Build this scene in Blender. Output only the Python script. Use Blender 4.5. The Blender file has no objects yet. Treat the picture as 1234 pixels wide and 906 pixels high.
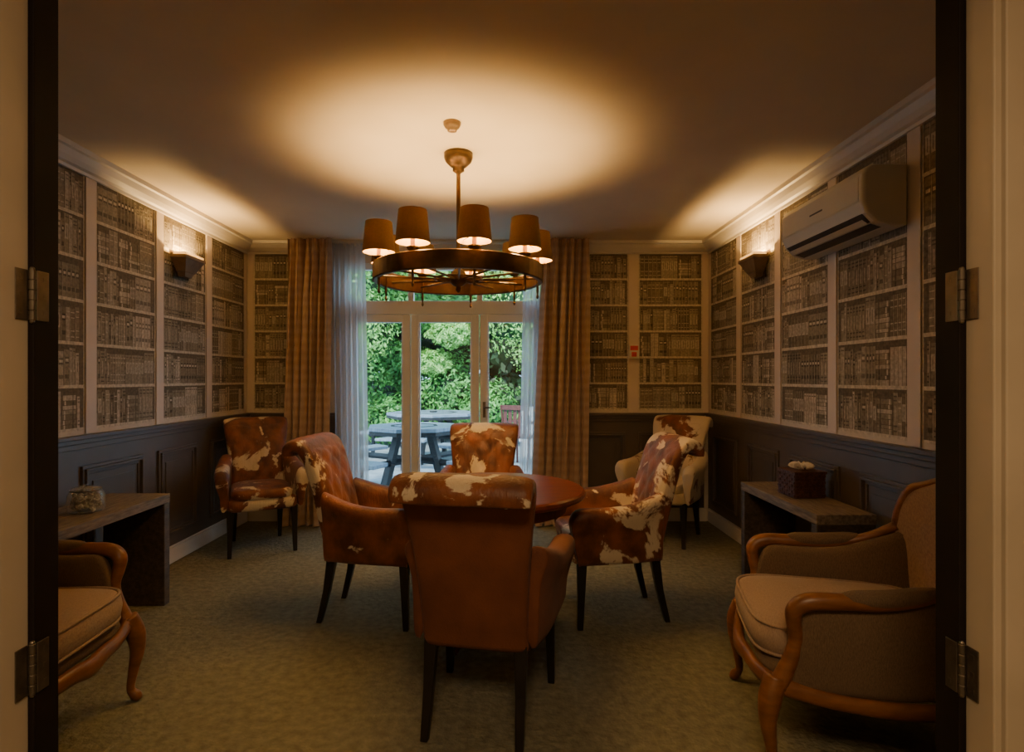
import bpy, math, random
from mathutils import Vector, Matrix
random.seed(7)
R=random.Random(11)
PI=math.pi
# ------------------------------------------------------------------ materials
def new_mat(name):
    m=bpy.data.materials.new(name); m.use_nodes=True
    nt=m.node_tree; b=nt.nodes['Principled BSDF']; return m,nt,b
def pmat(name,c1,c2=None,rough=.6,scale=20,bump=0,bscale=None,metal=0,spec=.5,stretch=(1,1,1),detail=4,sheen=0,dist=.01):
    m,nt,b=new_mat(name); N=nt.nodes; L=nt.links
    if c2 is None: c2=tuple(min(1,c*1.25+.004) for c in c1)
    tc=N.new('ShaderNodeTexCoord'); mp=N.new('ShaderNodeMapping'); mp.inputs['Scale'].default_value=stretch
    L.new(tc.outputs['Object'],mp.inputs[0])
    n=N.new('ShaderNodeTexNoise'); n.inputs['Scale'].default_value=scale; n.inputs['Detail'].default_value=detail
    L.new(mp.outputs[0],n.inputs['Vector'])
    r=N.new('ShaderNodeValToRGB'); r.color_ramp.elements[0].position=.3; r.color_ramp.elements[1].position=.7
    r.color_ramp.elements[0].color=(*c1,1); r.color_ramp.elements[1].color=(*c2,1)
    L.new(n.outputs[0],r.inputs[0]); L.new(r.outputs[0],b.inputs['Base Color'])
    b.inputs['Roughness'].default_value=rough; b.inputs['Metallic'].default_value=metal
    b.inputs['Specular IOR Level'].default_value=spec
    if sheen: b.inputs['Sheen Weight'].default_value=sheen
    if bump:
        n2=N.new('ShaderNodeTexNoise'); n2.inputs['Scale'].default_value=bscale or scale*3; n2.inputs['Detail'].default_value=3
        L.new(mp.outputs[0],n2.inputs['Vector'])
        bp=N.new('ShaderNodeBump'); bp.inputs['Strength'].default_value=bump; bp.inputs['Distance'].default_value=dist
        L.new(n2.outputs[0],bp.inputs['Height']); L.new(bp.outputs[0],b.inputs['Normal'])
    return m
def hide_mat(name,off,thr,scale=4.2):
    m,nt,b=new_mat(name); N=nt.nodes; L=nt.links
    tc=N.new('ShaderNodeTexCoord'); mp=N.new('ShaderNodeMapping'); mp.inputs['Location'].default_value=off
    L.new(tc.outputs['Object'],mp.inputs[0])
    n=N.new('ShaderNodeTexNoise'); n.inputs['Scale'].default_value=scale; n.inputs['Detail'].default_value=7; n.inputs['Roughness'].default_value=.6; n.inputs['Distortion'].default_value=.5
    L.new(mp.outputs[0],n.inputs['Vector'])
    r=N.new('ShaderNodeValToRGB'); r.color_ramp.elements[0].position=thr-.015; r.color_ramp.elements[1].position=thr+.015
    n3=N.new('ShaderNodeTexNoise'); n3.inputs['Scale'].default_value=9; n3.inputs['Detail'].default_value=6
    L.new(mp.outputs[0],n3.inputs['Vector'])
    r3=N.new('ShaderNodeValToRGB'); r3.color_ramp.elements[0].position=.35; r3.color_ramp.elements[1].position=.68
    r3.color_ramp.elements[0].color=(.080,.021,.008,1); r3.color_ramp.elements[1].color=(.25,.072,.022,1)
    L.new(n3.outputs[0],r3.inputs[0])
    mx=N.new('ShaderNodeMix'); mx.data_type='RGBA'
    L.new(n.outputs[0],r.inputs[0]); L.new(r.outputs[0],mx.inputs[0])
    L.new(r3.outputs[0],mx.inputs[6]); mx.inputs[7].default_value=(.62,.50,.35,1)
    L.new(mx.outputs[2],b.inputs['Base Color'])
    b.inputs['Roughness'].default_value=.5; b.inputs['Sheen Weight'].default_value=.1
    n2=N.new('ShaderNodeTexNoise'); n2.inputs['Scale'].default_value=90; n2.inputs['Detail'].default_value=4
    mp2=N.new('ShaderNodeMapping'); mp2.inputs['Scale'].default_value=(1,1,.3); L.new(tc.outputs['Object'],mp2.inputs[0]); L.new(mp2.outputs[0],n2.inputs['Vector'])
    bp=N.new('ShaderNodeBump'); bp.inputs['Strength'].default_value=.5; bp.inputs['Distance'].default_value=.006
    L.new(n2.outputs[0],bp.inputs['Height']); L.new(bp.outputs[0],b.inputs['Normal'])
    return m
def attr_mat(name,rough=.8,spec=.2):
    m,nt,b=new_mat(name); N=nt.nodes; L=nt.links
    a=N.new('ShaderNodeAttribute'); a.attribute_name='Col'
    tc=N.new('ShaderNodeTexCoord'); n=N.new('ShaderNodeTexNoise'); n.inputs['Scale'].default_value=60; n.inputs['Detail'].default_value=5
    L.new(tc.outputs['Object'],n.inputs['Vector'])
    mr=N.new('ShaderNodeMapRange'); mr.inputs[1].default_value=.25; mr.inputs[2].default_value=.75; mr.inputs[3].default_value=.62; mr.inputs[4].default_value=1.25
    L.new(n.outputs[0],mr.inputs[0])
    mx=N.new('ShaderNodeMix'); mx.data_type='RGBA'; mx.blend_type='MULTIPLY'; mx.inputs[0].default_value=1
    L.new(a.outputs['Color'],mx.inputs[6]); L.new(mr.outputs[0],mx.inputs[7]); L.new(mx.outputs[2],b.inputs['Base Color'])
    b.inputs['Roughness'].default_value=rough; b.inputs['Specular IOR Level'].default_value=spec
    return m
def emis(name,c,s):
    m,nt,b=new_mat(name); b.inputs['Base Color'].default_value=(*c,1); b.inputs['Emission Color'].default_value=(*c,1); b.inputs['Emission Strength'].default_value=s; return m

M={}
M['ceil']=pmat('ceiling_paint',(.70,.60,.45),(.74,.64,.49),rough=.9,scale=3,bump=.03,bscale=120)
M['base']=pmat('wallpaper_ground',(.64,.56,.45),(.72,.64,.52),rough=.8,scale=30)
M['batten']=pmat('batten_paint',(.68,.57,.47),(.73,.62,.52),rough=.6,scale=6)
M['white']=pmat('cream_trim_paint',(.70,.64,.55),(.74,.68,.59),rough=.45,scale=5)
M['wains']=pmat('wainscot_paint',(.105,.080,.059),(.12,.092,.068),rough=.4,scale=8)
M['carpet']=pmat('carpet_wool',(.13,.120,.082),(.205,.19,.132),rough=.95,scale=26,bump=.6,bscale=42,spec=.1,dist=.02,detail=6)
M['upvc']=pmat('white_door_paint',(.82,.82,.82),(.86,.86,.86),rough=.4,scale=5)
M['jamb']=pmat('jamb_cream',(.42,.35,.26),(.48,.40,.30),rough=.5,scale=5)
M['dark']=pmat('jamb_dark',(.010,.006,.005),(.014,.009,.007),rough=.7,scale=8,spec=.2)
M['metal']=pmat('hinge_metal',(.16,.135,.105),(.24,.20,.16),rough=.4,metal=.9,scale=30)
M['bronze']=pmat('dark_bronze',(.07,.042,.024),(.11,.065,.035),rough=.45,metal=.7,scale=25)
M['sconce']=pmat('sconce_bronze',(.20,.13,.075),(.28,.19,.11),rough=.4,metal=.3,scale=18)
def trans_mat(name,c1,c2,tc_,fac,rough=.8,scale=90):
    m,nt,b=new_mat(name); N=nt.nodes; L=nt.links; out=N['Material Output']
    tc=N.new('ShaderNodeTexCoord'); n=N.new('ShaderNodeTexNoise'); n.inputs['Scale'].default_value=scale
    L.new(tc.outputs['Object'],n.inputs['Vector'])
    r=N.new('ShaderNodeValToRGB'); r.color_ramp.elements[0].color=(*c1,1); r.color_ramp.elements[1].color=(*c2,1)
    L.new(n.outputs[0],r.inputs[0]); L.new(r.outputs[0],b.inputs['Base Color']); b.inputs['Roughness'].default_value=rough
    t=N.new('ShaderNodeBsdfTranslucent'); t.inputs[0].default_value=(*tc_,1)
    mx=N.new('ShaderNodeMixShader'); mx.inputs[0].default_value=fac; L.new(b.outputs[0],mx.inputs[1]); L.new(t.outputs[0],mx.inputs[2]); L.new(mx.outputs[0],out.inputs[0])
    return m
M['shade']=trans_mat('shade_fabric',(.10,.055,.024),(.15,.085,.04),(.45,.24,.09),.010)
M['lining']=trans_mat('shade_lining',(.74,.45,.14),(.80,.50,.18),(.9,.7,.4),.3,.6,60)
M['frost']=trans_mat('sconce_frosted_glass',(.8,.75,.65),(.85,.8,.7),(.9,.85,.75),.6,.4,40)
M['shadein']=pmat('candle_tube_gold',(.85,.5,.16),(.9,.55,.2),rough=.35,scale=30)
M['black']=pmat('black_leg_lacquer',(.008,.006,.005),(.014,.01,.008),rough=.35,scale=20)
M['suede']=pmat('rust_suede',(.105,.030,.013),(.185,.056,.022),rough=.8,scale=6,bump=.2,bscale=150,sheen=.05,detail=8)
M['mahog']=pmat('mahogany',(.09,.018,.010),(.17,.038,.018),rough=.28,scale=6,stretch=(1,8,1),detail=6)
M['honey']=pmat('honey_wood',(.15,.056,.02),(.25,.095,.03),rough=.38,scale=12,stretch=(1,1,4))
M['tan']=pmat('tan_upholstery',(.28,.18,.12),(.38,.26,.175),rough=.9,scale=90,stretch=(1,5,1),bump=.3,bscale=160,sheen=.1)
M['tan2']=pmat('tan_weave',(.115,.07,.038),(.19,.12,.068),rough=.9,scale=90,stretch=(5,5,1),bump=.5,bscale=160,sheen=.05)
M['grey']=pmat('weathered_wood',(.10,.072,.05),(.26,.20,.14),rough=.6,scale=10,stretch=(8,1,8),detail=8,bump=.3,bscale=30)
M['darkwood']=pmat('dark_stained_wood',(.035,.024,.016),(.095,.065,.043),rough=.5,scale=9,stretch=(6,1,6),detail=8,bump=.2,bscale=30)
M['ac']=pmat('ac_plastic',(.60,.55,.46),(.65,.60,.50),rough=.4,scale=5)
M['acdark']=pmat('ac_vent_dark',(.05,.04,.035),rough=.5)
M['wallbook']=attr_mat('book_print')
M['wicker']=pmat('dark_wicker',(.05,.015,.008),(.12,.04,.018),rough=.4,scale=60,bump=.8,bscale=90)
M['tissue']=pmat('white_ribbon',(.7,.6,.48),(.8,.72,.6),rough=.6,scale=30)
M['potp']=pmat('potpourri',(.12,.08,.05),(.75,.68,.58),rough=.7,scale=45,detail=2)
M['red']=pmat('red_label',(.6,.05,.02),rough=.5)
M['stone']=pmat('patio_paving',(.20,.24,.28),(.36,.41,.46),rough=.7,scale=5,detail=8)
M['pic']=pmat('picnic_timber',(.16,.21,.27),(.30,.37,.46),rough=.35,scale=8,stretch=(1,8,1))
M['picdark']=pmat('picnic_frame',(.015,.018,.022),(.03,.034,.038),rough=.6,scale=10)
M['exit']=emis('exit_green',(.03,.35,.12),.6)

def curtain_mat():
    m,nt,b=new_mat('curtain_check'); N=nt.nodes; L=nt.links
    tc=N.new('ShaderNodeTexCoord')
    def wave(d,s):
        w=N.new('ShaderNodeTexWave'); w.bands_direction=d; w.inputs['Scale'].default_value=s; w.inputs['Distortion'].default_value=.6
        L.new(tc.outputs['UV'],w.inputs['Vector']); return w
    w1=wave('X',5); w2=wave('Y',4)
    a=N.new('ShaderNodeMath'); a.operation='ADD'; L.new(w1.outputs['Fac'],a.inputs[0]); L.new(w2.outputs['Fac'],a.inputs[1])
    r=N.new('ShaderNodeValToRGB'); r.color_ramp.elements[0].position=.2; r.color_ramp.elements[1].position=.95
    a2=N.new('ShaderNodeMath'); a2.operation='MULTIPLY'; a2.inputs[1].default_value=.5; L.new(a.outputs[0],a2.inputs[0])
    r.color_ramp.elements[0].color=(.40,.265,.18,1); r.color_ramp.elements[1].color=(.50,.35,.25,1)
    L.new(a2.outputs[0],r.inputs[0]); L.new(r.outputs[0],b.inputs['Base Color']); b.inputs['Roughness'].default_value=.7; b.inputs['Sheen Weight'].default_value=.3
    return m
M['curtain']=curtain_mat()
def sheer_mat():
    m,nt,b=new_mat('sheer_voile'); N=nt.nodes; L=nt.links
    out=N['Material Output']
    n=N.new('ShaderNodeTexNoise'); n.inputs['Scale'].default_value=200
    d=N.new('ShaderNodeBsdfDiffuse'); t=N.new('ShaderNodeBsdfTranslucent'); tr=N.new('ShaderNodeBsdfTransparent')
    r=N.new('ShaderNodeValToRGB'); r.color_ramp.elements[0].color=(.78,.78,.82,1); r.color_ramp.elements[1].color=(.9,.9,.93,1)
    L.new(n.outputs[0],r.inputs[0]); L.new(r.outputs[0],d.inputs[0]); L.new(r.outputs[0],t.inputs[0])
    m1=N.new('ShaderNodeMixShader'); m1.inputs[0].default_value=.6; L.new(d.outputs[0],m1.inputs[1]); L.new(t.outputs[0],m1.inputs[2])
    m2=N.new('ShaderNodeMixShader'); m2.inputs[0].default_value=.30; L.new(m1.outputs[0],m2.inputs[1]); L.new(tr.outputs[0],m2.inputs[2])
    L.new(m2.outputs[0],out.inputs[0]); return m
M['sheer']=sheer_mat()
def glass_mat(name,tint=(.93,.97,.97),k=.5,diff=0):
    m,nt,b=new_mat(name); N=nt.nodes; L=nt.links; out=N['Material Output']
    tr=N.new('ShaderNodeBsdfTransparent'); tr.inputs[0].default_value=(*tint,1)
    g=N.new('ShaderNodeBsdfGlossy'); g.inputs['Roughness'].default_value=.02
    lw=N.new('ShaderNodeLayerWeight'); lw.inputs[0].default_value=.5
    p=N.new('ShaderNodeMath'); p.operation='POWER'; p.inputs[1].default_value=3.5; L.new(lw.outputs['Facing'],p.inputs[0])
    q=N.new('ShaderNodeMath'); q.operation='MULTIPLY_ADD'; q.inputs[1].default_value=k; q.inputs[2].default_value=.03; L.new(p.outputs[0],q.inputs[0])
    mx=N.new('ShaderNodeMixShader'); L.new(q.outputs[0],mx.inputs[0]); L.new(tr.outputs[0],mx.inputs[1]); L.new(g.outputs[0],mx.inputs[2])
    if diff:
        d=N.new('ShaderNodeBsdfDiffuse'); d.inputs[0].default_value=(.8,.82,.82,1)
        m3=N.new('ShaderNodeMixShader'); m3.inputs[0].default_value=diff; L.new(mx.outputs[0],m3.inputs[1]); L.new(d.outputs[0],m3.inputs[2]); L.new(m3.outputs[0],out.inputs[0])
    else: L.new(mx.outputs[0],out.inputs[0])
    return m
M['glass']=glass_mat('window_glass')
M['jarglass']=glass_mat('jar_glass',(.93,.95,.95),.8,.18)

# ------------------------------------------------------------------ helpers
def link(o,parent=None):
    bpy.context.scene.collection.objects.link(o)
    if parent: o.parent=parent
    return o
def empty(name,loc=(0,0,0),rot=0):
    e=bpy.data.objects.new(name,None); e.location=loc; e.rotation_euler=(0,0,rot); e.empty_display_size=.1
    return link(e)
class MB:
    def __init__(s): s.v=[];s.f=[];s.m=[];s.c=[]
    def quad(s,pts,mi=0,col=(1,1,1)):
        i=len(s.v); s.v+= [tuple(p) for p in pts]; s.f.append(tuple(range(i,i+len(pts)))); s.m.append(mi); s.c.append(col)
    def box(s,x0,x1,y0,y1,z0,z1,mi=0,col=(1,1,1)):
        if x0>x1:x0,x1=x1,x0
        if y0>y1:y0,y1=y1,y0
        if z0>z1:z0,z1=z1,z0
        i=len(s.v)
        s.v+=[(x0,y0,z0),(x1,y0,z0),(x1,y1,z0),(x0,y1,z0),(x0,y0,z1),(x1,y0,z1),(x1,y1,z1),(x0,y1,z1)]
        for f in ((0,3,2,1),(4,5,6,7),(0,1,5,4),(1,2,6,5),(2,3,7,6),(3,0,4,7)):
            s.f.append(tuple(i+k for k in f)); s.m.append(mi); s.c.append(col)
    def rings(s,rings,mi=0,cap=True,closed=True,col=(1,1,1)):
        i=len(s.v); n=len(rings[0])
        for r in rings: s.v+=[tuple(p) for p in r]
        for a in range(len(rings)-1):
            for b in range(n if closed else n-1):
                c=(b+1)%n
                s.f.append((i+a*n+b,i+a*n+c,i+(a+1)*n+c,i+(a+1)*n+b)); s.m.append(mi); s.c.append(col)
        if cap and closed:
            s.f.append(tuple(i+k for k in range(n))[::-1]); s.m.append(mi); s.c.append(col)
            j=i+(len(rings)-1)*n
            s.f.append(tuple(j+k for k in range(n))); s.m.append(mi); s.c.append(col)
    def lathe(s,prof,c=(0,0,0),n=24,mi=0,cap=True):
        s.rings([[(c[0]+r*math.cos(2*PI*k/n),c[1]+r*math.sin(2*PI*k/n),c[2]+z) for k in range(n)] for r,z in prof],mi,cap)
    def tube(s,pts,n=10,mi=0,flat=1.0,sub=6):
        P=catmull(pts,sub) if sub>1 else pts
        P=[(Vector(p[:3]),p[3]) for p in P]
        rings=[];u=None
        for k,(p,r) in enumerate(P):
            a=P[max(0,k-1)][0]; b=P[min(len(P)-1,k+1)][0]; t=(b-a)
            if t.length<1e-7: t=Vector((0,0,1))
            t.normalize()
            if u is None:
                u=Vector((0,0,1)) if abs(t.z)<.9 else Vector((1,0,0))
            u=(u-t*u.dot(t)); u.normalize(); w=t.cross(u)
            rings.append([p+u*(r*math.cos(2*PI*q/n))+w*(r*flat*math.sin(2*PI*q/n)) for q in range(n)])
        s.rings(rings,mi)
    def build(s,name,mats,parent=None,bevel=0,smooth=False,sub=0,colattr=False,autos=False):
        me=bpy.data.meshes.new(name); me.from_pydata(s.v,[],s.f)
        for m in mats: me.materials.append(m)
        me.polygons.foreach_set('material_index',s.m)
        if smooth: me.polygons.foreach_set('use_smooth',[True]*len(s.f))
        if colattr:
            ca=me.color_attributes.new('Col','FLOAT_COLOR','CORNER'); d=[]
            for p,c in zip(me.polygons,s.c): d+= [c[0],c[1],c[2],1]*p.loop_total
            ca.data.foreach_set('color',d)
        me.update()
        o=bpy.data.objects.new(name,me); link(o,parent)
        if bevel:
            b=o.modifiers.new('bevel','BEVEL'); b.width=bevel; b.segments=2; b.limit_method='ANGLE'; b.angle_limit=.6
        if sub:
            q=o.modifiers.new('sub','SUBSURF'); q.levels=sub; q.render_levels=sub
        return o
def catmull(pts,n):
    out=[];L=len(pts)
    for i in range(L-1):
        p0=pts[max(0,i-1)];p1=pts[i];p2=pts[i+1];p3=pts[min(L-1,i+2)]
        for k in range(n):
            t=k/n
            out.append(tuple(.5*((2*b)+(-a+c)*t+(2*a-5*b+4*c-d)*t*t+(-a+3*b-3*c+d)*t**3) for a,b,c,d in zip(p0,p1,p2,p3)))
    out.append(tuple(pts[-1])); return out
def sup(a,e):
    c=math.cos(a);s_=math.sin(a)
    return math.copysign(abs(c)**(2/e),c),math.copysign(abs(s_)**(2/e),s_)
def cushion(mb,x0,x1,y0,y1,z0,z1,mi=0,e=5,n=40,puff=.012,taper=0):
    cx=(x0+x1)/2;cy=(y0+y1)/2;hx=(x1-x0)/2;hy=(y1-y0)/2;h=z1-z0
    rings=[]
    for zz,k in ((0,.90),(.06,.96),(.2,1),(.5,1.015),(.8,1),(.94,.96),(1,.90),(1.06,.7),(1.1,.35)):
        z=z0+h*zz if zz<=1 else z1+puff*(zz-1)*10
        r=[]
        for q in range(n):
            u,v=sup(2*PI*q/n,e); x=cx+hx*k*u; y=cy+hy*k*v
            if taper: x=cx+(x-cx)*(1-taper*((y-cy)/hy*.5+.5))
            r.append((x,y,z))
        rings.append(r)
    mb.rings(rings,mi)

XL,XR,YB,YF,ZC=-2.32,1.84,5.22,1.27,2.5
# ------------------------------------------------------------------ room shell
b=MB(); b.box(-2.6,2.2,-1.6,5.36,-.1,0); b.build('floor',[M['carpet']])
b=MB(); b.box(-2.6,2.2,-1.6,5.5,ZC,ZC+.12); b.build('ceiling',[M['ceil']])

def books(mb,org,ud,nd,w,z0,rows,pitch,mi=1):
    """printed bookcase panel; org=(x,y), ud=unit dir along wall, nd=normal into room"""
    def q(u0,u1,za,zb,l,col):
        if u1-u0<.0005 or zb-za<.0005: return
        d=.0015+.0005*l
        p=[]
        for u,z in ((u0,za),(u1,za),(u1,zb),(u0,zb)):
            p.append((org[0]+ud[0]*u+nd[0]*d,org[1]+ud[1]*u+nd[1]*d,z))
        mb.quad(p,mi,col)
    def sh(c,k): return tuple(x*k for x in c)
    DK=(.18,.145,.10)
    LT=(.68,.60,.47)
    q(0,w,z0-.004,z0+rows*pitch+.004,0,LT)
    pal=[(.31,.265,.185),(.38,.325,.235),(.25,.21,.145),(.46,.395,.30),(.34,.29,.21),(.28,.23,.16),(.57,.49,.38),(.21,.175,.12)]
    for r in range(rows):
        zb=z0+r*pitch+.012; zt=z0+(r+1)*pitch-.006; H=zt-zb
        q(.008,w-.008,zb,zt,1,DK)
        u=.012
        while u<w-.03:
            mode=R.random()
            if mode<.16 and w-u>.16:
                ww=R.uniform(.09,.13); z=zb
                while z<zt-.05:
                    t=R.uniform(.018,.032); c=R.choice(pal); o=R.uniform(0,.012)
                    q(u+o,u+ww-o*.5,z,z+t-.003,2,c); q(u+o+.01,u+o+.02,z,z+t-.003,3,LT); q(u+ww-.03,u+ww-.022,z,z+t-.003,3,sh(c,.5))
                    z+=t
                u+=ww+.004
            else:
                k=R.randint(2,6); bw=R.uniform(.022,.042); h=H*R.uniform(.82,.98); c=R.choice(pal)
                sty=R.randint(0,3); cons=R.random()<.6
                for j in range(k):
                    if not cons:
                        bw=R.uniform(.016,.038); h=H*R.uniform(.78,.98); c=R.choice(pal); sty=R.randint(0,3)
                    if u+bw>w-.012: u=w; break
                    q(u,u+bw-.0025,zb,zb+h,2,sh(c,R.uniform(.85,1.15)))
                    q(u,u+.0028,zb,zb+h,3,sh(LT,.75))
                    a=u+.004;e=u+bw-.0045
                    if sty==0:
                        for t in (.12,.3,.7,.86): q(a,e,zb+h*t,zb+h*t+.005,3,sh(LT,.9))
                    elif sty==1:
                        q(a,e,zb+h*.6,zb+h*.8,3,sh(c,.5)); q(a,e,zb+h*.18,zb+h*.3,3,sh(c,.5)); q(a+.003,e-.003,zb+h*.66,zb+h*.74,4,LT)
                    elif sty==2:
                        q(a,e,zb+h*.35,zb+h*.75,3,sh(LT,.8)); q((a+e)/2-.002,(a+e)/2+.002,zb+h*.4,zb+h*.7,4,DK)
                        q(a,e,zb+h*.9,zb+h*.93,3,DK)
                    else:
                        for t in (.08,.2,.8,.9): q(a,e,zb+h*t,zb+h*t+.007,3,sh(c,.45))
                        q((a+e)/2-.002,(a+e)/2+.002,zb+h*.3,zb+h*.7,3,LT)
                    u+=bw
                u+=.003
Z0,ROWS,PIT=1.0,6,.2335
bat=[1.95,2.6,3.25,3.9,4.55]
for side,X,nx in (('left',XL,1),('right',XR,-1)):
    b=MB(); b.box(X,X-nx*.12,YF-.14,YB+.12,0,ZC)
    edges=[1.32]+bat+[YB-.02]
    for i in range(len(edges)-1):
        y0=edges[i]+.045;y1=edges[i+1]-(.045 if i<len(edges)-2 else .03)
        books(b,(X,y0),(0,1),(nx,0),y1-y0,Z0,ROWS,PIT)
    b.build('wall_'+side,[M['base'],M['wallbook']],colattr=True)
    t=MB()
    for y in bat+[YB-.022]: t.box(X+nx*.004,X+nx*.009,y-.042 if y<5 else y-.02,y+.042 if y<5 else y+.018,.975,2.42)
    t.build('trim_batten_'+side,[M['batten']],bevel=.002)
OX0,OX1,OZ=-1.46,.395,2.32
b=MB(); b.box(XL,OX0,YB,YB+.12,0,ZC); b.box(OX1,XR,YB,YB+.12,0,ZC); b.box(OX0,OX1,YB,YB+.12,OZ,ZC)
for x0,x1 in ((-2.25,-1.70),(.55,1.11),(1.205,1.775)):
    books(b,(x0,YB),(1,0),(0,-1),x1-x0,Z0,ROWS,PIT)
b.build('wall_back',[M['base'],M['wallbook']],colattr=True)
t=MB()
for x0,x1 in ((XL+.02,XL+.065),(-1.69,-1.60),(.45,.54),(1.113,1.20),(XR-.062,XR-.02)):
    t.box(x0,x1,YB-.009,YB-.004,.975,2.42)
t.build('trim_batten_back',[M['batten']],bevel=.002)
prof=[(0.002,2.395),(.018,2.395),(.022,2.41),(.04,2.418),(.06,2.44),(.078,2.47),(.095,2.475),(.10,2.499),(0.002,2.499)]
def cornice(name,pts,fn):
    t=MB(); t.rings([[fn(p,d,z) for d,z in prof] for p in pts]); t.build(name,[M['white']])
cornice('trim_cornice_left',[YF,YB],lambda p,d,z:(XL+d,p-(d if p==YB else 0),z))
cornice('trim_cornice_right',[YF,YB],lambda p,d,z:(XR-d,p-(d if p==YB else 0),z))
cornice('trim_cornice_back',[XL,XR],lambda p,d,z:(p+(d if p==XL else -d),YB-d,z))
def wains(name,P,u0,u1,panels):
    t=MB()
    def bx(a,c,d0,d1,z0,z1):
        p=P(a,d0,z0);q=P(c,d1,z1); t.box(p[0],q[0],p[1],q[1],z0,z1)
    bx(u0,u1,.001,.012,.11,.93)
    bx(u0,u1,.001,.035,.925,.95); bx(u0,u1,.001,.048,.95,.972); bx(u0,u1,.001,.022,.895,.925)
    for a,c in panels:
        z0,z1=.19,.80
        for k,(i,w,d) in enumerate(((0,.018,.026),(.018,.014,.036),(.032,.02,.020))):
            bx(a+i,c-i,.012,d,z1-i-w,z1-i); bx(a+i,c-i,.012,d,z0+i,z0+i+w)
            bx(a+i,a+i+w,.012,d,z0+i+w,z1-i-w); bx(c-i-w,c-i,.012,d,z0+i+w,z1-i-w)
        bx(a+.09,c-.09,.012,.019,z0+.09,z1-.09)
    t.build(name,[M['wains']],bevel=.003)
pan=[(1.36,1.82),(1.95,2.44),(2.52,2.97),(3.16,3.70),(3.86,4.34),(4.54,5.07)]
wains('trim_wainscot_left',lambda u,d,z:(XL+d,u,z),YF,YB,pan)
wains('trim_wainscot_right',lambda u,d,z:(XR-d,u,z),YF,YB,pan)
wains('trim_wainscot_back_left',lambda u,d,z:(u,YB-d,z),XL+.05,OX0-.02,[(-2.2,-1.62)])
wains('trim_wainscot_back_right',lambda u,d,z:(u,YB-d,z),OX1+.02,XR-.05,[(.52,1.08),(1.2,1.72)])
def bboard(name,x0,x1,y0,y1,dx,dy):
    t=MB(); t.box(x0,x1,y0,y1,0.001,.105); t.box(x0,x1-dx*.006 if dx else x1,y0,y1-dy*.006 if dy else y1,.105,.122); t.build(name,[M['white']],bevel=.003)
bboard('baseboard_left',XL+.001,XL+.02,YF,YB-.02,1,0)
t=MB(); t.box(XR-.02,XR-.001,YF,YB-.02,.001,.105); t.box(XR-.014,XR-.001,YF,YB-.02,.105,.122); t.build('baseboard_right',[M['white']],bevel=.003)
t=MB()
for a,c in ((XL+.03,OX0-.02),(OX1+.02,XR-.03)):
    t.box(a,c,YB-.02,YB-.001,.001,.105); t.box(a,c,YB-.014,YB-.001,.105,.122)
t.build('baseboard_back',[M['white']],bevel=.003)

# front wall with doorway + jambs
LX,RX=-.983,.952
b=MB(); b.box(-2.44,LX-.03,1.14,YF,0,ZC); b.box(RX+.03,1.96,1.14,YF,0,ZC); b.box(LX-.03,RX+.03,1.14,YF,2.16,ZC)
b.build('wall_front',[M['base']])
t=MB()
t.box(LX-.03,LX,1.13,1.2,0,2.15); t.box(RX,RX+.03,1.13,1.2,0,2.15); t.box(LX-.03,RX+.03,1.13,1.2,2.13,2.16)
t.box(LX-.11,LX-.014,1.118,1.139,0,2.22); t.box(RX+.014,RX+.11,1.118,1.139,0,2.22); t.box(LX-.11,RX+.11,1.118,1.139,2.15,2.24)
t.build('door_frame',[M['jamb']],bevel=.003)
t=MB(); t.box(LX-.03,LX+.010,1.201,1.268,0,2.14); t.box(RX-.012,RX+.03,1.201,1.268,0,2.14); t.box(LX+.01,RX-.012,1.201,1.268,2.11,2.14)
t.build('trim_door_stop',[M['dark']],bevel=.002)
def hinge(x,z,s):
    e=empty('door_hinge',(x,1.2,z)); t=MB()
    t.box(s*.0005,s*.003,-.036,-.006,-.052,.052)
    t.box(s*.0115,s*.0145,.005,.036,-.052,.052)
    t.build('leaf',[M['metal']],e,bevel=.002)
    t=MB()
    for k in range(5): t.lathe([(.0055,-.052+k*.021),(.0065,-.051+k*.021),(.0065,-.033+k*.021),(.0055,-.032+k*.021)],(s*.008,-.001,0),12)
    t.lathe([(.003,-.058),(.005,-.055),(.005,.055),(.003,.058)],(s*.008,-.001,0),12)
    for zz in (-.035,0,.035):
        for yy,xx in ((-.022,.003),(.024,.0145)):
            t.box(s*xx,s*(xx+.0012),yy-.004,yy+.004,zz-.004,zz+.004)
    t.build('knuckle',[M['metal']],e,smooth=False)
for z in (1.452,.68): hinge(LX,z,1)
for z in (1.452,.68): hinge(RX,z,-1)
t=MB(); t.box(-2.6,-2.48,-1.6,1.13,0,ZC); t.build('wall_hall_left',[M['jamb']])
t=MB(); t.box(2.0,2.12,-1.6,1.13,0,ZC); t.build('wall_hall_right',[M['jamb']])
t=MB(); t.box(-2.6,2.12,-1.72,-1.6,0,ZC); t.build('wall_hall_back',[M['jamb']])

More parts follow.
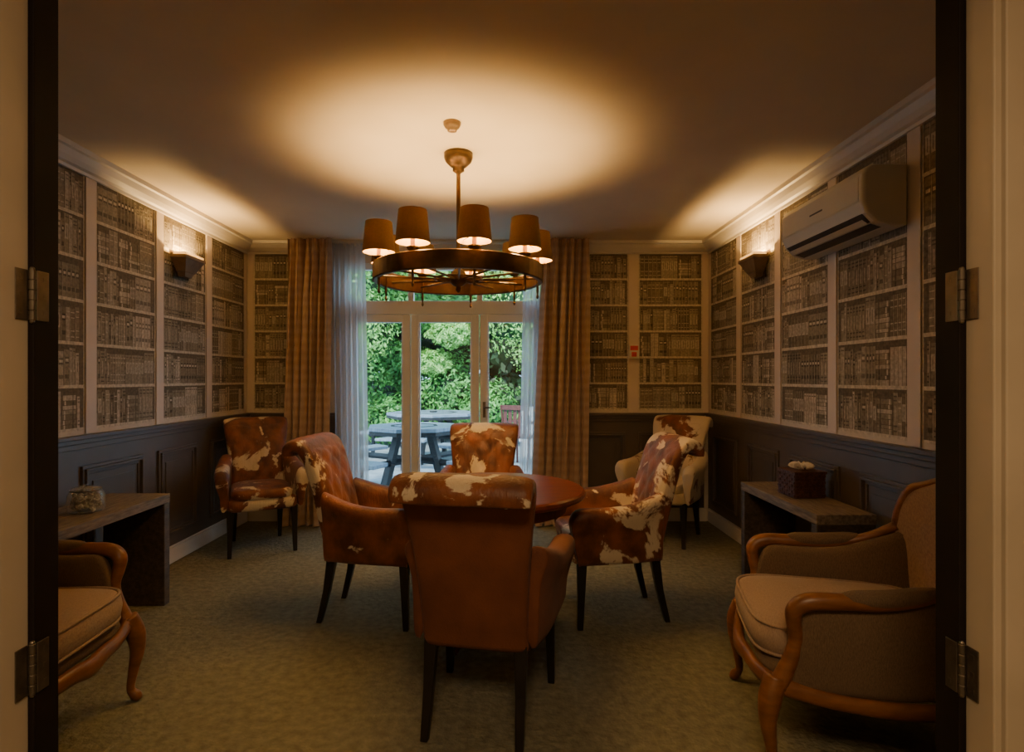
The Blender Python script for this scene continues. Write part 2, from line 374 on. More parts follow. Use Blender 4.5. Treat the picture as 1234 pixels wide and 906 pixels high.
# ------------------------------------------------------------------ french doors / window
e=empty('door_1'); t=MB(); y0,y1=5.235,5.30
t.box(OX0+.001,OX0+.05,y0,y1,0,OZ-.001); t.box(OX1-.05,OX1-.001,y0,y1,0,OZ-.001); t.box(OX0+.05,OX1-.05,y0,y1,OZ-.06,OZ-.001)
t.box(OX0+.05,OX1-.05,y0,y1,1.86,1.98)
xs=[OX0+.05,-.845,-.225,OX1-.05]
for i in range(3):
    a,c=xs[i]+.004,xs[i+1]-.004
    t.box(a,a+.068,y0-.01,y1-.01,.02,1.855); t.box(c-.068,c,y0-.01,y1-.01,.02,1.855)
    t.box(a+.068,c-.068,y0-.01,y1-.01,1.785,1.855); t.box(a+.068,c-.068,y0-.01,y1-.01,.02,.20)
    for (p,q,r1,r2) in ((a+.068,a+.08,.2,1.785),(c-.08,c-.068,.2,1.785)): t.box(p,q,y0,y1-.02,r1,r2)
for x in (-.845,-.225): t.box(x-.025,x+.025,y0,y1,1.98,OZ-.06)
t.build('frame',[M['upvc']],e,bevel=.004)
t=MB(); t.box(OX0+.05,OX1-.05,5.262,5.266,.2,1.79); t.box(OX0+.05,OX1-.05,5.262,5.266,1.98,2.26); t.build('glass',[M['glass']],e)
t=MB(); t.box(-.195,-.17,y0-.022,y0-.01,.93,1.07); t.tube([(-.183,y0-.02,1.02,.007),(-.183,y0-.06,1.02,.007),(-.12,y0-.062,1.02,.007)],sub=3); t.build('handle',[M['metal']],e)

# ------------------------------------------------------------------ curtains
def curtain(name,xt0,xt1,xb0,xb1,y,z0,z1,folds,amp,mat,pinch=True):
    me=bpy.data.meshes.new(name); nx=folds*14; nz=60; v=[];f=[];uv=[]
    for j in range(nz+1):
        tz=j/nz; z=z1+(z0-z1)*tz
        a=xt0+(xb0-xt0)*tz; c=xt1+(xb1-xt1)*tz
        for i in range(nx+1):
            u=i/nx; ph=u*folds*2*PI
            k=(.4+.6*min(1,tz*5)) if pinch else 1
            sg=math.sin(ph+.6*math.sin(tz*3+u*9))
            yy=y+amp*k*math.copysign(abs(sg)**.8,sg)+amp*.3*math.sin(ph*.5+2*tz)
            if pinch and tz<.05: yy+=.012*math.sin(3*ph)*(1-tz/.05)
            xx=a+(c-a)*u+amp*.45*math.sin(2*ph+1)*min(1,tz*5)
            v.append((xx,yy,z)); uv.append((u*(folds*.12),z))
    for j in range(nz):
        for i in range(nx):
            p=j*(nx+1)+i; f.append((p,p+1,p+nx+2,p+nx+1))
    me.from_pydata(v,[],f); me.materials.append(mat); ul=me.uv_layers.new(name='UVMap')
    for l in me.loops: ul.data[l.index].uv=uv[l.vertex_index]
    me.polygons.foreach_set('use_smooth',[True]*len(f)); me.update()
    o=bpy.data.objects.new(name,me); link(o); return o
curtain('curtain',-1.88,-1.50,-1.95,-1.54,5.03,.012,2.493,6,.045,M['curtain'])
curtain('curtain',.33,.735,.22,.70,5.03,.012,2.493,6,.045,M['curtain'])
curtain('sheer_curtain',-1.53,-1.24,-1.50,-1.20,5.14,.012,2.49,6,.02,M['sheer'])
curtain('sheer_curtain',.17,.40,.12,.33,5.14,.012,2.49,5,.02,M['sheer'])
t=MB(); t.box(-1.9,.76,5.10,5.125,2.478,2.499); t.build('trim_curtain_track',[M['white']])

# ------------------------------------------------------------------ small wall things
t=MB(); t.box(-.20,-.02,5.185,5.216,2.345,2.43,0); t.box(-.195,-.025,5.182,5.185,2.35,2.425,1); t.build('exit_sign',[M['white'],M['exit']])
e=empty('fire_alarm_switch',(1.157,YB-.010,1.52)); t=MB(); t.box(-.045,.045,-.025,0,-.065,.065,0); t.build('plate',[M['white']],e,bevel=.004)
t=MB(); t.box(-.034,.034,-.028,-.025,.012,.052,0); t.box(-.022,.022,-.030,-.025,-.045,-.005,0); t.build('label',[M['red']],e)
t=MB(); t.lathe([(.042,0),(.042,-.010),(.034,-.024),(.024,-.030),(.022,-.04),(.008,-.045)],(-.25,2.77,2.499),28); t.build('smoke_detector',[M['sconce']],smooth=True)

# AC unit on right wall
e=empty('air_conditioner',(XR-.016,2.63,1.975))
pr=[(0,.0),(-.08,.0),(-.145,.02),(-.185,.06),(-.203,.11),(-.203,.235),(-.19,.262),(-.16,.278),(0,.278)]
t=MB(); t.rings([[(x*k,y,z) for x,z in pr] for y,k in ((0,.94),(.012,1),(.76,1),(.772,.94))]); t.build('body',[M['ac']],e,bevel=.006)
t=MB(); t.box(-.2055,-.2035,.03,.74,.118,.228); t.build('front_panel',[M['ac']],e,bevel=.003)
t=MB(); t.quad([(-.092,.04,.0015),(-.142,.04,.0165),(-.142,.73,.0165),(-.092,.73,.0015)]); t.quad([(-.148,.03,.0205),(-.187,.03,.0595),(-.187,.74,.0595),(-.148,.74,.0205)])
t.build('vent',[M['acdark']],e)
t=MB()
t.quad([(-.155,.04,.016),(-.181,.04,.034),(-.181,.73,.034),(-.155,.73,.016)]); t.quad([(-.198,.035,.085),(-.2055,.035,.104),(-.2055,.735,.104),(-.198,.735,.085)])
t.build('louvre',[M['ac']],e)
t=MB(); t.box(-.2075,-.2056,.33,.45,.16,.168); t.build('badge',[M['acdark']],e)

# sconces
SC=34
LCOL=(1,.60,.205)
def sconce(x,y,s):
    e=empty('wall_sconce',(x,y,2.0)); t=MB()
    def ring(z,h,d,ins):
        return [(s*.003,-h,z),(s*d,-h+ins,z),(s*d,h-ins,z),(s*.003,h,z)]
    R1=[ring(0,.05,.05,.008),ring(.03,.065,.06,.008),ring(.035,.075,.066,.008),ring(.115,.13,.10,.01),ring(.12,.14,.108,.01),ring(.14,.14,.108,.01)]
    R2=[ring(.14,.132,.100,.008),ring(.115,.122,.094,.008),ring(.05,.07,.060,.008)]
    t.rings(R1+R2)
    t.build('bowl',[M['sconce']],e)
    t=MB(); t.box(s*.0005,s*.006,-.09,.09,-.01,.16); t.build('backplate',[M['bronze']],e,bevel=.002)
    t=MB(); t.box(s*.0975,s*.0995,-.118,.118,.13,.160); t.box(s*.01,s*.0975,-.120,-.118,.13,.160); t.box(s*.01,s*.0975,.118,.120,.13,.160); t.build('glass_insert',[M['frost']],e)
    t=MB(); t.lathe([(.014,.045),(.014,.075),(.010,.08)],(s*.050,0,0),16); t.build('socket',[M['tissue']],e)
    l=bpy.data.lights.new('sconce_bulb','POINT'); l.energy=SC; l.color=LCOL; l.shadow_soft_size=.012
    o=bpy.data.objects.new('sconce_bulb',l); o.location=(s*.050,0,.112); link(o,e)
sconce(XL+.016,4.14,1); sconce(XR-.016,4.14,-1)

# ------------------------------------------------------------------ chandelier
CX,CY=-.25,3.15
e=empty('chandelier',(CX,CY,0)); RR=.45
t=MB(); n=72
def circ(r,z): return [(r*math.cos(2*PI*k/n),r*math.sin(2*PI*k/n),z) for k in range(n)]
t.rings([circ(RR,1.795),circ(RR+.006,1.80),circ(RR+.006,1.88),circ(RR,1.885),circ(RR-.016,1.885),circ(RR-.02,1.88),circ(RR-.02,1.80),circ(RR-.016,1.795),circ(RR,1.795)],cap=False)
t.build('ring',[M['bronze']],e)
t=MB()
t.lathe([(.02,2.499),(.078,2.499),(.078,2.475),(.07,2.455),(.045,2.43),(.03,2.42),(.032,2.405),(.018,2.395),(.011,2.39),(.011,1.9),(.02,1.89),(.02,1.87),(.035,1.86),(.045,1.83),(.045,1.80),(.03,1.785),(.012,1.775),(.016,1.76),(.004,1.745)],n=24)
t.build('stem',[M['bronze']],e,smooth=True)
t=MB()
for k in range(12):
    a=2*PI*k/12+.1; c,s_=math.cos(a),math.sin(a)
    t.tube([(c*.04,s_*.04,1.815,.006),(c*.44,s_*.44,1.83,.006)],n=6,sub=1)
for rr,zz in ((.13,1.82),):
    for k in range(24):
        a=2*PI*k/24;a2=2*PI*(k+1)/24
        t.tube([(rr*math.cos(a),rr*math.sin(a),zz,.005),(rr*math.cos(a2),rr*math.sin(a2),zz,.005)],n=6,sub=1)
t.build('spokes',[M['bronze']],e)
arms=MB(); sh=MB(); can=MB()
CH=14.5
for k in range(9):
    th=math.radians(14.5+40*k); x=(RR+.0)*math.sin(th)*.96; y=-(RR)*math.cos(th)*.96
    arms.lathe([(.003,1.715),(.008,1.727),(.004,1.742),(.0065,1.76),(.0065,1.885),(.022,1.89),(.03,1.90),(.03,1.905),(.012,1.91)],(x,y,0),14)
    can.lathe([(.011,1.905),(.011,1.975),(.013,1.978),(.009,1.985)],(x,y,0),14)
    sh.lathe([(.083,1.925),(.068,2.08)],(x,y,0),32,0,False)
    sh.lathe([(.0665,2.08),(.0815,1.925)],(x,y,0),32,1,False)
    sh.lathe([(.0815,1.925),(.083,1.925)],(x,y,0),32,0,False); sh.lathe([(.068,2.08),(.0665,2.08)],(x,y,0),32,0,False)
    for q in range(3):
        a=2*PI*q/3+th; arms.tube([(x+.010*math.cos(a),y+.010*math.sin(a),1.958,.0015),(x+.079*math.cos(a),y+.079*math.sin(a),1.945,.0015)],n=5,sub=1)
    l=bpy.data.lights.new('bulb','POINT'); l.energy=CH; l.color=LCOL; l.shadow_soft_size=.026
    o=bpy.data.objects.new('bulb_%d'%(k+1),l); o.location=(x,y,2.014); link(o,e)
arms.build('candle_arms',[M['bronze']],e,smooth=False); sh.build('shades',[M['shade'],M['lining']],e,smooth=True); can.build('candles',[M['shadein']],e)

# ------------------------------------------------------------------ cowhide armchair
def hide_chair(loc,deg,hm,outer=None,scale=1.0,armm=None):
    e=empty('cowhide_armchair',(loc[0],loc[1],0),math.radians(deg)); e.scale=(scale,)*3
    outer=outer or hm; armm=armm or hm
    t=MB()
    def leg(x0,y0,x1,y1):
        r0,r1=.024,.014
        t.rings([[(x1-r1,y1-r1,0.001),(x1+r1,y1-r1,0.001),(x1+r1,y1+r1,0.001),(x1-r1,y1+r1,0.001)],
                 [((x0+x1)/2*1.0-.018,(y0*.6+y1*.4)-.018,.17),((x0+x1)/2+.018,(y0*.6+y1*.4)-.018,.17),((x0+x1)/2+.018,(y0*.6+y1*.4)+.018,.17),((x0+x1)/2-.018,(y0*.6+y1*.4)+.018,.17)],
                 [(x0-r0,y0-r0,.345),(x0+r0,y0-r0,.345),(x0+r0,y0+r0,.345),(x0-r0,y0+r0,.345)]])
    leg(-.215,-.215,-.222,-.225); leg(.215,-.215,.222,-.225); leg(-.165,.185,-.17,.255); leg(.165,.185,.17,.255)
    t.build('legs',[M['black']],e,bevel=.004)
    t=MB(); cushion(t,-.25,.25,-.265,.21,.325,.42,e=7,taper=.16,puff=.002); t.build('seat_base',[hm],e,smooth=True)
    t=MB(); cushion(t,-.215,.215,-.285,.17,.41,.485,e=5,taper=.1,puff=.018); t.build('seat_cushion',[hm],e,smooth=True)
    P=[(.175,.33,.195,.045),(.19,.42,.195,.05),(.21,.52,.198,.052),(.235,.63,.205,.05),(.262,.74,.217,.045),(.285,.82,.228,.040),
       (.305,.875,.236,.038),(.335,.918,.240,.038),(.375,.93,.240,.038),(.408,.908,.238,.036),(.412,.875,.235,.028)]
    P=catmull(P,4); t=MB(); rings=[];fr=[]
    for k,p in enumerate(P):
        a=P[max(0,k-1)];c=P[min(len(P)-1,k+1)]; ty,tz=c[0]-a[0],c[1]-a[1]; L=math.hypot(ty,tz); ty/=L;tz/=L
        ny,nz=-tz,ty
        fr.append((p,ny,nz))
        r=[]
        for q in range(36):
            u,v=sup(2*PI*q/36,4.5); r.append((u*p[2],p[0]+ny*v*p[3],p[1]+nz*v*p[3]))
        rings.append(r)
    t.rings(rings)
    nr=len(P)-1
    for a in range(nr):
        if P[a][1]<.86 and P[a][0]<.32 and outer is not hm:
            for q in range(36): t.m[a*36+q]=1
    t.build('back',[hm,outer],e,smooth=True)
    t=MB(); nu,nv=28,32; rows=[]
    sel=[f for f in fr if .46<f[0][1]<.90 and f[0][0]<.33]
    for j in range(nv+1):
        q=j/nv*(len(sel)-1); i0=min(int(q),len(sel)-2); w=q-i0
        A,B=sel[i0],sel[i0+1]
        p=[A[0][i]*(1-w)+B[0][i]*w for i in range(4)]; ny=A[1]*(1-w)+B[1]*w; nz=A[2]*(1-w)+B[2]*w
        row=[]
        for i in range(nu+1):
            u=-1+2*i/nu; vv=j/nv
            a1=math.sin(PI*(u*1.6+vv*2.5)); a2=math.sin(PI*(u*1.6-vv*2.5))
            ed=min(1,(1-abs(u))*6)*min(1,min(vv,1-vv)*10)
            h=p[3]-.004+ed*(.002+.012*(abs(a1*a2)**.5))
            row.append((u*(p[2]-.028),p[0]+ny*h,p[1]+nz*h))
        rows.append(row)
    t.rings(rows,cap=False,closed=False); t.build('buttoned_panel',[hm],e,smooth=True)
    for s in (-1,1):
        t=MB(); st=[(.215,.70,.175,.8),(.17,.685,.185,.95),(.08,.655,.205,1),(-.02,.635,.215,1),(-.12,.63,.222,1),(-.20,.632,.226,1.02),(-.25,.625,.226,1.0),(-.278,.605,.228,.9),(-.292,.57,.230,.70)]
        st=catmull(st,3); rings=[]
        for (y,zt,xi,k) in st:
            base=.33
            pr=[(0,base),(.05,base),(.056,base+.06),(.058,zt-.15),(.075,zt-.10),(.094,zt-.06),(.096,zt-.03),(.08,zt-.006),(.05,zt+.002),(.015,zt-.006),(-.004,zt-.03),(-.004,zt-.08),(0,zt-.15)]
            r=[]
            for (px,pz) in pr:
                cx=.04; px2=cx+(px-cx)*k
                yy=y
                if y<-.2: yy=y+.05*(1-min(1,(pz-.33)/.22))*((-.2-y)/.09)
                r.append((s*(xi+px2),yy,pz))
            rings.append(r if s>0 else r[::-1])
        t.rings(rings); t.build('arm_%s'%('l' if s<0 else 'r'),[armm],e,smooth=True,sub=1)
    return e
HA=hide_mat('cowhide_rust',(1.3,.2,4.1),.575,7)
HB=hide_mat('cowhide_patched',(3.7,1.1,.4),.56)
HB2=hide_mat('cowhide_arm',(3.7,1.1,.4),.61)
HC=hide_mat('cowhide_patched_2',(7.2,5.3,2.2),.545)
HC2=hide_mat('cowhide_arm_2',(7.2,5.3,2.2),.585)
HD=hide_mat('cowhide_patched_3',(2.1,8.4,1.6),.56,5)
HE=hide_mat('cowhide_patched_4',(5.5,2.4,6.1),.575)
HF=hide_mat('cowhide_pale',(9.1,3.3,7.7),.45)
hide_chair((-.065,2.27),168.5,HA,M['suede'],armm=M['suede'])
hide_chair((-.70,3.19),84,HB,armm=HB2)
hide_chair((.585,3.2),-84,HC,armm=HC2)
hide_chair((-1.86,4.42),28,HD)
hide_chair((-.16,3.74),-3,HE)
hide_chair((1.30,4.66),-37,HF)

# ------------------------------------------------------------------ table
e=empty('round_dining_table',(-.07,2.83,0)); t=MB()
t.lathe([(.10,.712),(.44,.712),(.455,.718),(.462,.73),(.458,.742),(.448,.75),(.43,.751),(.2,.751)],n=72); t.build('top',[M['mahog']],e,bevel=.0)
t=MB(); t.lathe([(.37,.65),(.375,.712),(.35,.712),(.35,.65),(.37,.65)],n=60,cap=False); t.build('apron',[M['mahog']],e)
t=MB(); t.lathe([(.16,.712),(.16,.69),(.05,.66),(.04,.6),(.055,.5),(.07,.42),(.05,.34),(.045,.28),(.075,.24),(.075,.18),(.04,.15)],n=24)
for k in range(4):
    a=PI/4+k*PI/2; c,s_=math.cos(a),math.sin(a)
    t.tube([(c*.04,s_*.04,.21,.035),(c*.12,s_*.12,.18,.03),(c*.19,s_*.19,.07,.022),(c*.24,s_*.24,.026,.024)],n=10)
t.build('pedestal',[M['mahog']],e,smooth=True)

# ------------------------------------------------------------------ bergere armchair
def bergere(loc,deg):
    e=empty('french_armchair',(loc[0],loc[1],0),math.radians(deg))
    w=MB()
    w.tube([(-.315,-.325,.31,.03),(-.2,-.355,.295,.026),(-.08,-.375,.30,.03),(0,-.38,.29,.034),(.08,-.375,.30,.03),(.2,-.355,.295,.026),(.315,-.325,.31,.03)],flat=.7)
    for s in (-1,1):
        w.tube([(s*.315,-.325,.31,.032),(s*.318,-.15,.275,.025),(s*.305,.05,.262,.027),(s*.285,.22,.275,.025),(s*.262,.35,.30,.028)],flat=.8)
        w.tube([(s*.275,.24,.70,.018),(s*.31,.14,.635,.02),(s*.335,0,.60,.022),(s*.348,-.15,.598,.026),(s*.35,-.235,.592,.028),(s*.345,-.275,.565,.027),(s*.335,-.278,.52,.023),(s*.322,-.268,.46,.022),(s*.318,-.285,.39,.025),(s*.318,-.32,.31,.03)])
        w.tube([(s*.315,-.325,.335,.034),(s*.328,-.345,.27,.036),(s*.332,-.352,.20,.027),(s*.322,-.34,.11,.018),(s*.316,-.335,.05,.015),(s*.322,-.352,.022,.020),(s*.325,-.362,.006,.014)],n=12)
        w.tube([(s*.262,.345,.33,.03),(s*.262,.36,.2,.024),(s*.262,.385,.08,.018),(s*.262,.41,.004,.017)])
    w.tube([(-.262,.35,.30,.026),(0,.37,.30,.026),(.262,.35,.30,.026)])
    def zt(u): return .93-.10*abs(u)**2.6
    def bp(u,v,d=0):
        hw=.275+.02*v
        return (u*hw,.325+.10*v-.15*abs(u)**3*min(1,v*1.6)-d,.33+v*(zt(u)-.33))
    pts=[bp(-1,v) for v in (.45,.6,.75,.88)]+[bp(u,1) for u in (-.95,-.85,-.6,-.3,0,.3,.6,.85,.95)]+[bp(1,v) for v in (.88,.75,.6,.45)]
    w.tube([(*p,.020) for p in pts],sub=4)
    w.tube([(*bp(-1,.5),.02),(*bp(-1,.25),.02),(-.264,.345,.33,.022)]); w.tube([(*bp(1,.5),.02),(*bp(1,.25),.02),(.264,.345,.33,.022)])
    w.build('wood_frame',[M['honey']],e,smooth=True)
    for nm,d0,pf,mt in (('back_pad',.018,.055,'tan'),('back_outside',-.012,-.02,'tan2')):
        t=MB(); rows=[]
        for j in range(19):
            v=.04+.955*j/18; row=[]
            for i in range(25):
                u=-.985+1.97*i/24
                pd=(1-abs(u)**4)*(1-abs(2*v-1)**6)
                row.append(bp(u,v,d0+pf*pd))
            rows.append(row)
        t.rings(rows,cap=False,closed=False); t.build(nm,[M[mt]],e,smooth=True)
    for s in (-1,1):
        t=MB(); rings=[]
        for (y,zt_,x) in catmull([(.30,.70,.262),(.2,.66,.283),(.05,.60,.312),(-.1,.585,.322),(-.22,.58,.326),(-.262,.50,.322),(-.278,.40,.317)],4):
            zb=.285+.02*abs(y)
            r=[]
            for q in range(16):
                u,v=sup(2*PI*q/16,3.5)
                z=(zb+zt_)/2+v*(zt_-zb)/2
                r.append((s*(x-.012+u*.028*(1.0)+ (-.012 if z<.4 else 0)),y,z))
            rings.append(r)
        t.rings(rings); t.build('side_panel',[M['tan2']],e,smooth=True)
        t=MB(); t.tube([(s*.315,.12,.64,.012),(s*.325,.08,.628,.024),(s*.338,-.02,.612,.028),(s*.345,-.11,.610,.024),(s*.347,-.15,.608,.012)],n=12); t.build('arm_pad',[M['tan2']],e,smooth=True)
    t=MB(); cushion(t,-.30,.30,-.35,.33,.30,.365,e=6,taper=.12,puff=.001); t.build('seat_deck',[M['tan2']],e,smooth=True)
    t=MB(); cushion(t,-.285,.285,-.375,.27,.365,.475,e=5,taper=.08,puff=.02); t.build('seat_cushion',[M['tan']],e,smooth=True)
    t=MB()
    for z in (.375,.468):
        pts=[]
        for q in range(49):
            u,v=sup(2*PI*q/48,5); x=.28*u;y=-.0525+.318*v; x*=1-.08*((y+.0525)/.3225*.5+.5); pts.append((x,y,z,.006))
        t.tube(pts,n=6,sub=1)
    t.build('piping',[M['tan']],e,smooth=True)
bergere((-1.80,1.97),93)
bergere((1.25,2.08),-103)

# ------------------------------------------------------------------ consoles
def console(x0,x1,y0,y1,nm='console_table',rot=0):
    cx,cy=(x0+x1)/2,(y0+y1)/2; e=empty(nm,(cx,cy,0),rot); hx,hy=(x1-x0)/2,(y1-y0)/2
    t=MB(); t.box(-hx,hx,-hy,hy,.575,.625); t.build('top',[M['grey']],e,bevel=.004)
    t=MB(); t.box(-hx+.002,hx-.002,-hy+.002,-hy+.055,.001,.574); t.build('end_panel_1',[M['darkwood']],e,bevel=.004)
    t=MB(); t.box(-hx+.002,hx-.002,hy-.055,hy-.002,.001,.574); t.build('end_panel_2',[M['darkwood']],e,bevel=.004)
    return e
console(-2.26,-1.91,2.45,3.32)
console(1.50,1.79,2.79,3.69)
# jar
e=empty('glass_jar',(-2.06,2.86,.626)); t=MB()
t.lathe([(.03,.002),(.07,.002),(.078,.01),(.08,.05),(.078,.085),(.065,.105),(.06,.11)],n=32,cap=False); t.lathe([(.066,.108),(.06,.118),(.03,.124),(.012,.126),(.012,.132),(.004,.134)],n=32)
t.build('jar',[M['jarglass']],e,smooth=True)
t=MB(); t.lathe([(.0665,.104),(.0675,.104),(.0675,.110),(.0665,.110)],n=32,cap=False); t.build('rim',[M['metal']],e,smooth=True)
t=MB(); 
for k in range(130):
    a=R.uniform(0,2*PI); r=.062*math.sqrt(R.random()); x,y,z=r*math.cos(a),r*math.sin(a),R.uniform(.015,.085); q=R.uniform(.008,.014)
    t.lathe([(q*.2,-q),(q*.9,-q*.4),(q*.9,q*.4),(q*.2,q)],(x,y,z),7)
t.build('potpourri',[M['potp']],e)
# gift box
e=empty('gift_box',(1.66,3.25,.626),math.radians(4)); t=MB(); t.box(-.085,.085,-.085,.085,.001,.13)
for k in range(7):
    for s in (-1,1):
        for q in range(7):
            o=.003 if (k+q)%2 else .006
            a=-.083+q*.0238; z=.006+k*.0175
            t.box(a,a+.021,s*.085,s*(.085+o),z,z+.015); t.box(s*.085,s*(.085+o),a,a+.021,z,z+.015)
t.box(-.092,.092,-.092,.092,.13,.145)
t.build('woven_box',[M['wicker']],e,bevel=.002)
t=MB()
for k in range(9):
    a=2*PI*k/9; r=.045
    t.tube([(0,0,.148,.006),(r*.6*math.cos(a),r*.6*math.sin(a),.175,.012),(r*1.3*math.cos(a),r*1.3*math.sin(a),.165,.012),(r*.7*math.cos(a+.3),r*.7*math.sin(a+.3),.152,.006)],n=8,flat=.4,sub=4)
t.build('ribbon',[M['tissue']],e,smooth=True)

# ------------------------------------------------------------------ outside
t=MB(); t.box(-14,12,5.50,26,-.12,-.05); t.build('ground_patio',[M['stone']])
t=MB(); t.box(-1.7,.7,5.35,5.49,-.12,-.01); t.build('door_step',[M['stone']])
def leafmat(name,c1,c2): return pmat(name,c1,c2,rough=.5,scale=2.2,detail=6)
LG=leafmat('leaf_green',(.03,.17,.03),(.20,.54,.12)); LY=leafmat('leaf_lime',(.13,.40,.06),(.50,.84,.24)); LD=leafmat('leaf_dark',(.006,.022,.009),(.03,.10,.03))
GE=empty('garden_trees')
def bush(blobs,mat,nper,ls,trunk=None):
    e=GE; t=MB(); c=MB()
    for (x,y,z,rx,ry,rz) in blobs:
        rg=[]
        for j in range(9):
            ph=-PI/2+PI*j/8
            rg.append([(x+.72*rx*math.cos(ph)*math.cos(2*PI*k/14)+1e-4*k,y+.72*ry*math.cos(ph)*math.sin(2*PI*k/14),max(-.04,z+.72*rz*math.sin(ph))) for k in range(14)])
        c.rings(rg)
        for k in range(nper):
            d=Vector((R.gauss(0,1),R.gauss(0,1),R.gauss(0,1))); d.normalize()
            if d.y>.3: d.y=-d.y
            kk=R.uniform(.70,1.12)+.16*math.sin(d.x*7+x)*math.sin(d.z*8)
            p=Vector((x+rx*d.x*kk,y+ry*d.y*kk,z+rz*d.z*kk))
            if p.z<0: continue
            n_=(d+Vector((R.uniform(-.8,.8),R.uniform(-.8,.8),R.uniform(-.3,1)))).normalized()
            u=n_.cross(Vector((R.uniform(-1,1),R.uniform(-1,1),R.uniform(-1,1)))).normalized(); w=n_.cross(u); s_=ls*R.uniform(.5,1.3)
            t.quad([p-u*s_,p+w*s_*.45,p+u*s_,p-w*s_*.45])
    if trunk:
        for (x,y,h,r) in trunk: c.tube([(x,y,-.05,r),(x+.05,y,h*.5,r*.8),(x,y,h,r*.6)],n=8)
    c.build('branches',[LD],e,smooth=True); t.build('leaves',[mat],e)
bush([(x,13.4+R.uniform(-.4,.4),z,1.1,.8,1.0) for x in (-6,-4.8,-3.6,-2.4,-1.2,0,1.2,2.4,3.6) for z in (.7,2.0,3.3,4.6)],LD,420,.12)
bush([(-3.2,11.3,1.3,.9,.8,1.0),(-2.2,12.2,1.6,.6,.6,.5),(-1.8,11.9,2.7,.6,.6,.5),(-2.9,11.5,3.2,1.0,.8,.8),(-1.1,11.9,1.0,.7,.6,.8),(-.9,12.3,2.6,.6,.6,.6),(-2.3,11.5,.5,.6,.6,.5),(-.3,11.5,.6,.6,.5,.6)],LG,2400,.05)
bush([(.6,10.8,2.6,.95,.8,1.0),(1.2,11,1.6,.9,.7,1.1),(.1,11.4,3.5,.8,.7,.6),(1.2,10.6,3.3,.9,.7,.8)],LY,3200,.042,[(.9,11.1,2.5,.1)])
bush([(-3.9,10.6,2.4,.9,.7,.9),(-3.3,10.4,3.4,.8,.7,.7),(-2.7,10.9,2.3,.6,.5,.7),(-1.5,11.1,3.5,.6,.4,.4),(-1.0,11.3,2.2,.45,.4,.3),(-1.4,11.5,1.6,.35,.3,.25)],LY,2200,.042,[(-3.7,10.8,2.5,.1)])
def picnic(x,y,r=.62,rot=0):
    e=empty('picnic_table',(x,y,-.05),rot); t=MB()
    def hexr(r,z,n=8): return [(r*math.cos(2*PI*k/n+.39),r*math.sin(2*PI*k/n+.39),z) for k in range(n)]
    t.rings([hexr(r,.74),hexr(r,.785)]); 
    for k in range(4):
        a=k*PI/2+.39+PI/8; c,s_=math.cos(a),math.sin(a); d=r+.33
        px,py=-s_,c; hw=.33
        p=lambda rr,ww,z:(c*rr+px*ww,s_*rr+py*ww,z)
        t.rings([[p(d-.13,-hw,.43),p(d+.13,-hw-.06,.43),p(d+.13,hw+.06,.43),p(d-.13,hw,.43)],[p(d-.13,-hw,.47),p(d+.13,-hw-.06,.47),p(d+.13,hw+.06,.47),p(d-.13,hw,.47)]])
    t.build('top_and_benches',[M['pic']],e,bevel=.006)
    t=MB()
    t.rings([hexr(r*.52,.7855),hexr(r*.52,.788),hexr(r*.44,.788),hexr(r*.44,.7855),hexr(r*.52,.7855)],cap=False)
    t.rings([hexr(.06,.786),hexr(.06,.80)])
    t.rings([hexr(r*1.0,.70),hexr(r*1.0,.739)])
    for k in range(4):
        a=k*PI/2+.39+PI/8; c,s_=math.cos(a),math.sin(a); d=r+.33
        t.tube([(c*.25,s_*.25,.73,.045),(c*(.5),s_*(.5),.0+.005,.045)],n=4,sub=1)
        t.tube([(c*.1,s_*.1,.39,.035),(c*(d+.08),s_*(d+.08),.39,.035)],n=4,sub=1)
        t.tube([(c*d,s_*d,.42,.035),(c*(d+.02),s_*(d+.02),.005,.035)],n=4,sub=1)
    t.build('frame',[M['picdark']],e)
picnic(-1.05,6.75,.55,.2); picnic(-1.15,9.4,.75,.5)
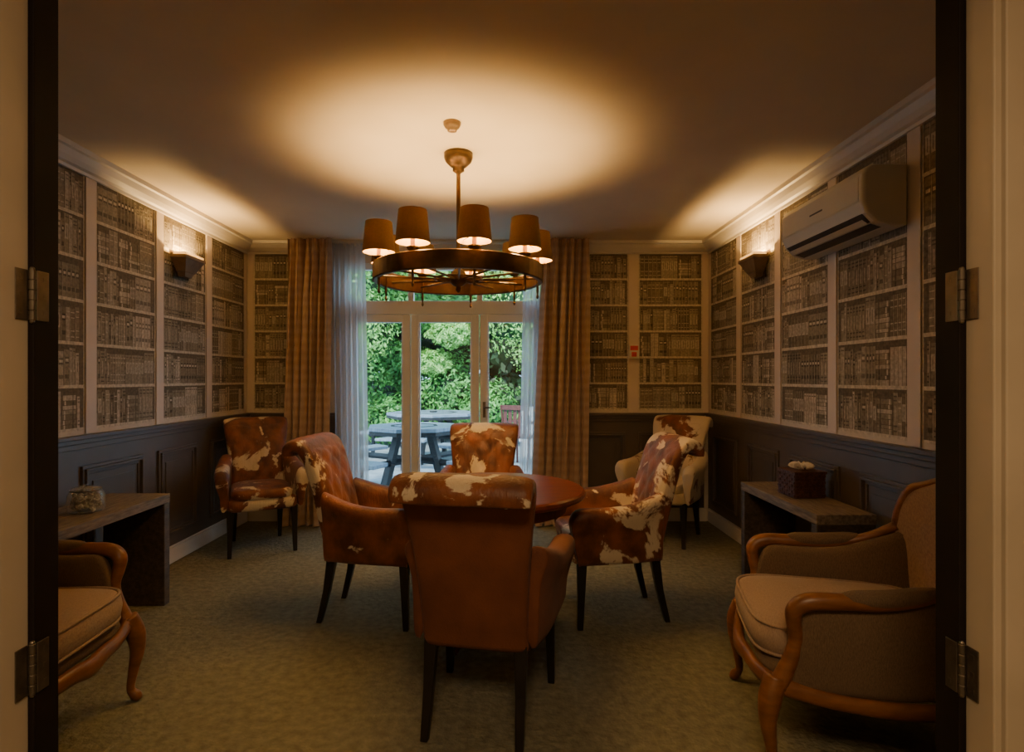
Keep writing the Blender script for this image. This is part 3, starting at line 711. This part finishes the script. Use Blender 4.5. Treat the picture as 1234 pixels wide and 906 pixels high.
# patio chair
e=empty('patio_chair',(.28,8.9,-.05),2.6); t=MB()
for x in (-.22,.22):
    t.tube([(x,-.22,.0,.018),(x,-.2,.45,.018),(x,-.2,.66,.018)],n=6,sub=2); t.tube([(x,.26,.0,.018),(x,.2,.45,.018),(x,.28,.92,.018)],n=6,sub=2); t.tube([(x,-.22,.66,.02),(x,.24,.67,.02)],n=6,sub=1)
t.box(-.23,.23,-.22,.22,.43,.455)
for k in range(5): t.box(-.2+k*.085,-.145+k*.085,.235,.25,.47,.9)
t.box(-.23,.23,.25,.28,.86,.93)
t.build('frame',[pmat('patio_chair_red',(.10,.03,.025),(.15,.045,.035),rough=.5)],e)
t=MB()
for k in range(9): t.box(.3+k*.13,.39+k*.13,9.9,9.92,-.05,.8)
t.box(.25,1.5,9.92,9.95,.2,.27); t.box(.25,1.5,9.92,9.95,.65,.72)
t.build('picket_fence',[M['upvc']])

# ------------------------------------------------------------------ lights/world
e=empty('hall_fill_light',(0,-.5,0)); t=MB(); t.lathe([(.42,2.499),(.42,2.475),(.40,2.47),(.39,2.485)],n=40,cap=False); t.build('rim',[M['metal']],e)  # unseen lamp and rim, added as frontal fill for casings and chairs
l=bpy.data.lights.new('fill_disk','AREA'); l.shape='DISK'; l.size=.78; l.energy=48; l.color=(1,.68,.37)
o=bpy.data.objects.new('fill_disk',l); o.location=(0,0,2.475); link(o,e)
l=bpy.data.lights.new('sun','SUN'); l.energy=7.5; l.angle=.2; l.color=(1,.96,.85)
o=bpy.data.objects.new('sun',l); o.rotation_euler=(math.radians(42),0,math.radians(-20)); link(o)
w=bpy.data.worlds.new('world'); bpy.context.scene.world=w; w.use_nodes=True
bg=w.node_tree.nodes['Background']; bg.inputs[0].default_value=(.50,.74,1,1); bg.inputs[1].default_value=3.9

# ------------------------------------------------------------------ camera
cd=bpy.data.cameras.new('camera'); cd.sensor_width=36; cd.lens=700/1234*36; cd.shift_x=9/1234; cd.shift_y=3/1234; cd.clip_start=.02
c=bpy.data.objects.new('camera',cd); c.location=(0,0,1.28); c.rotation_euler=(PI/2,0,0); link(c)
bpy.context.scene.camera=c
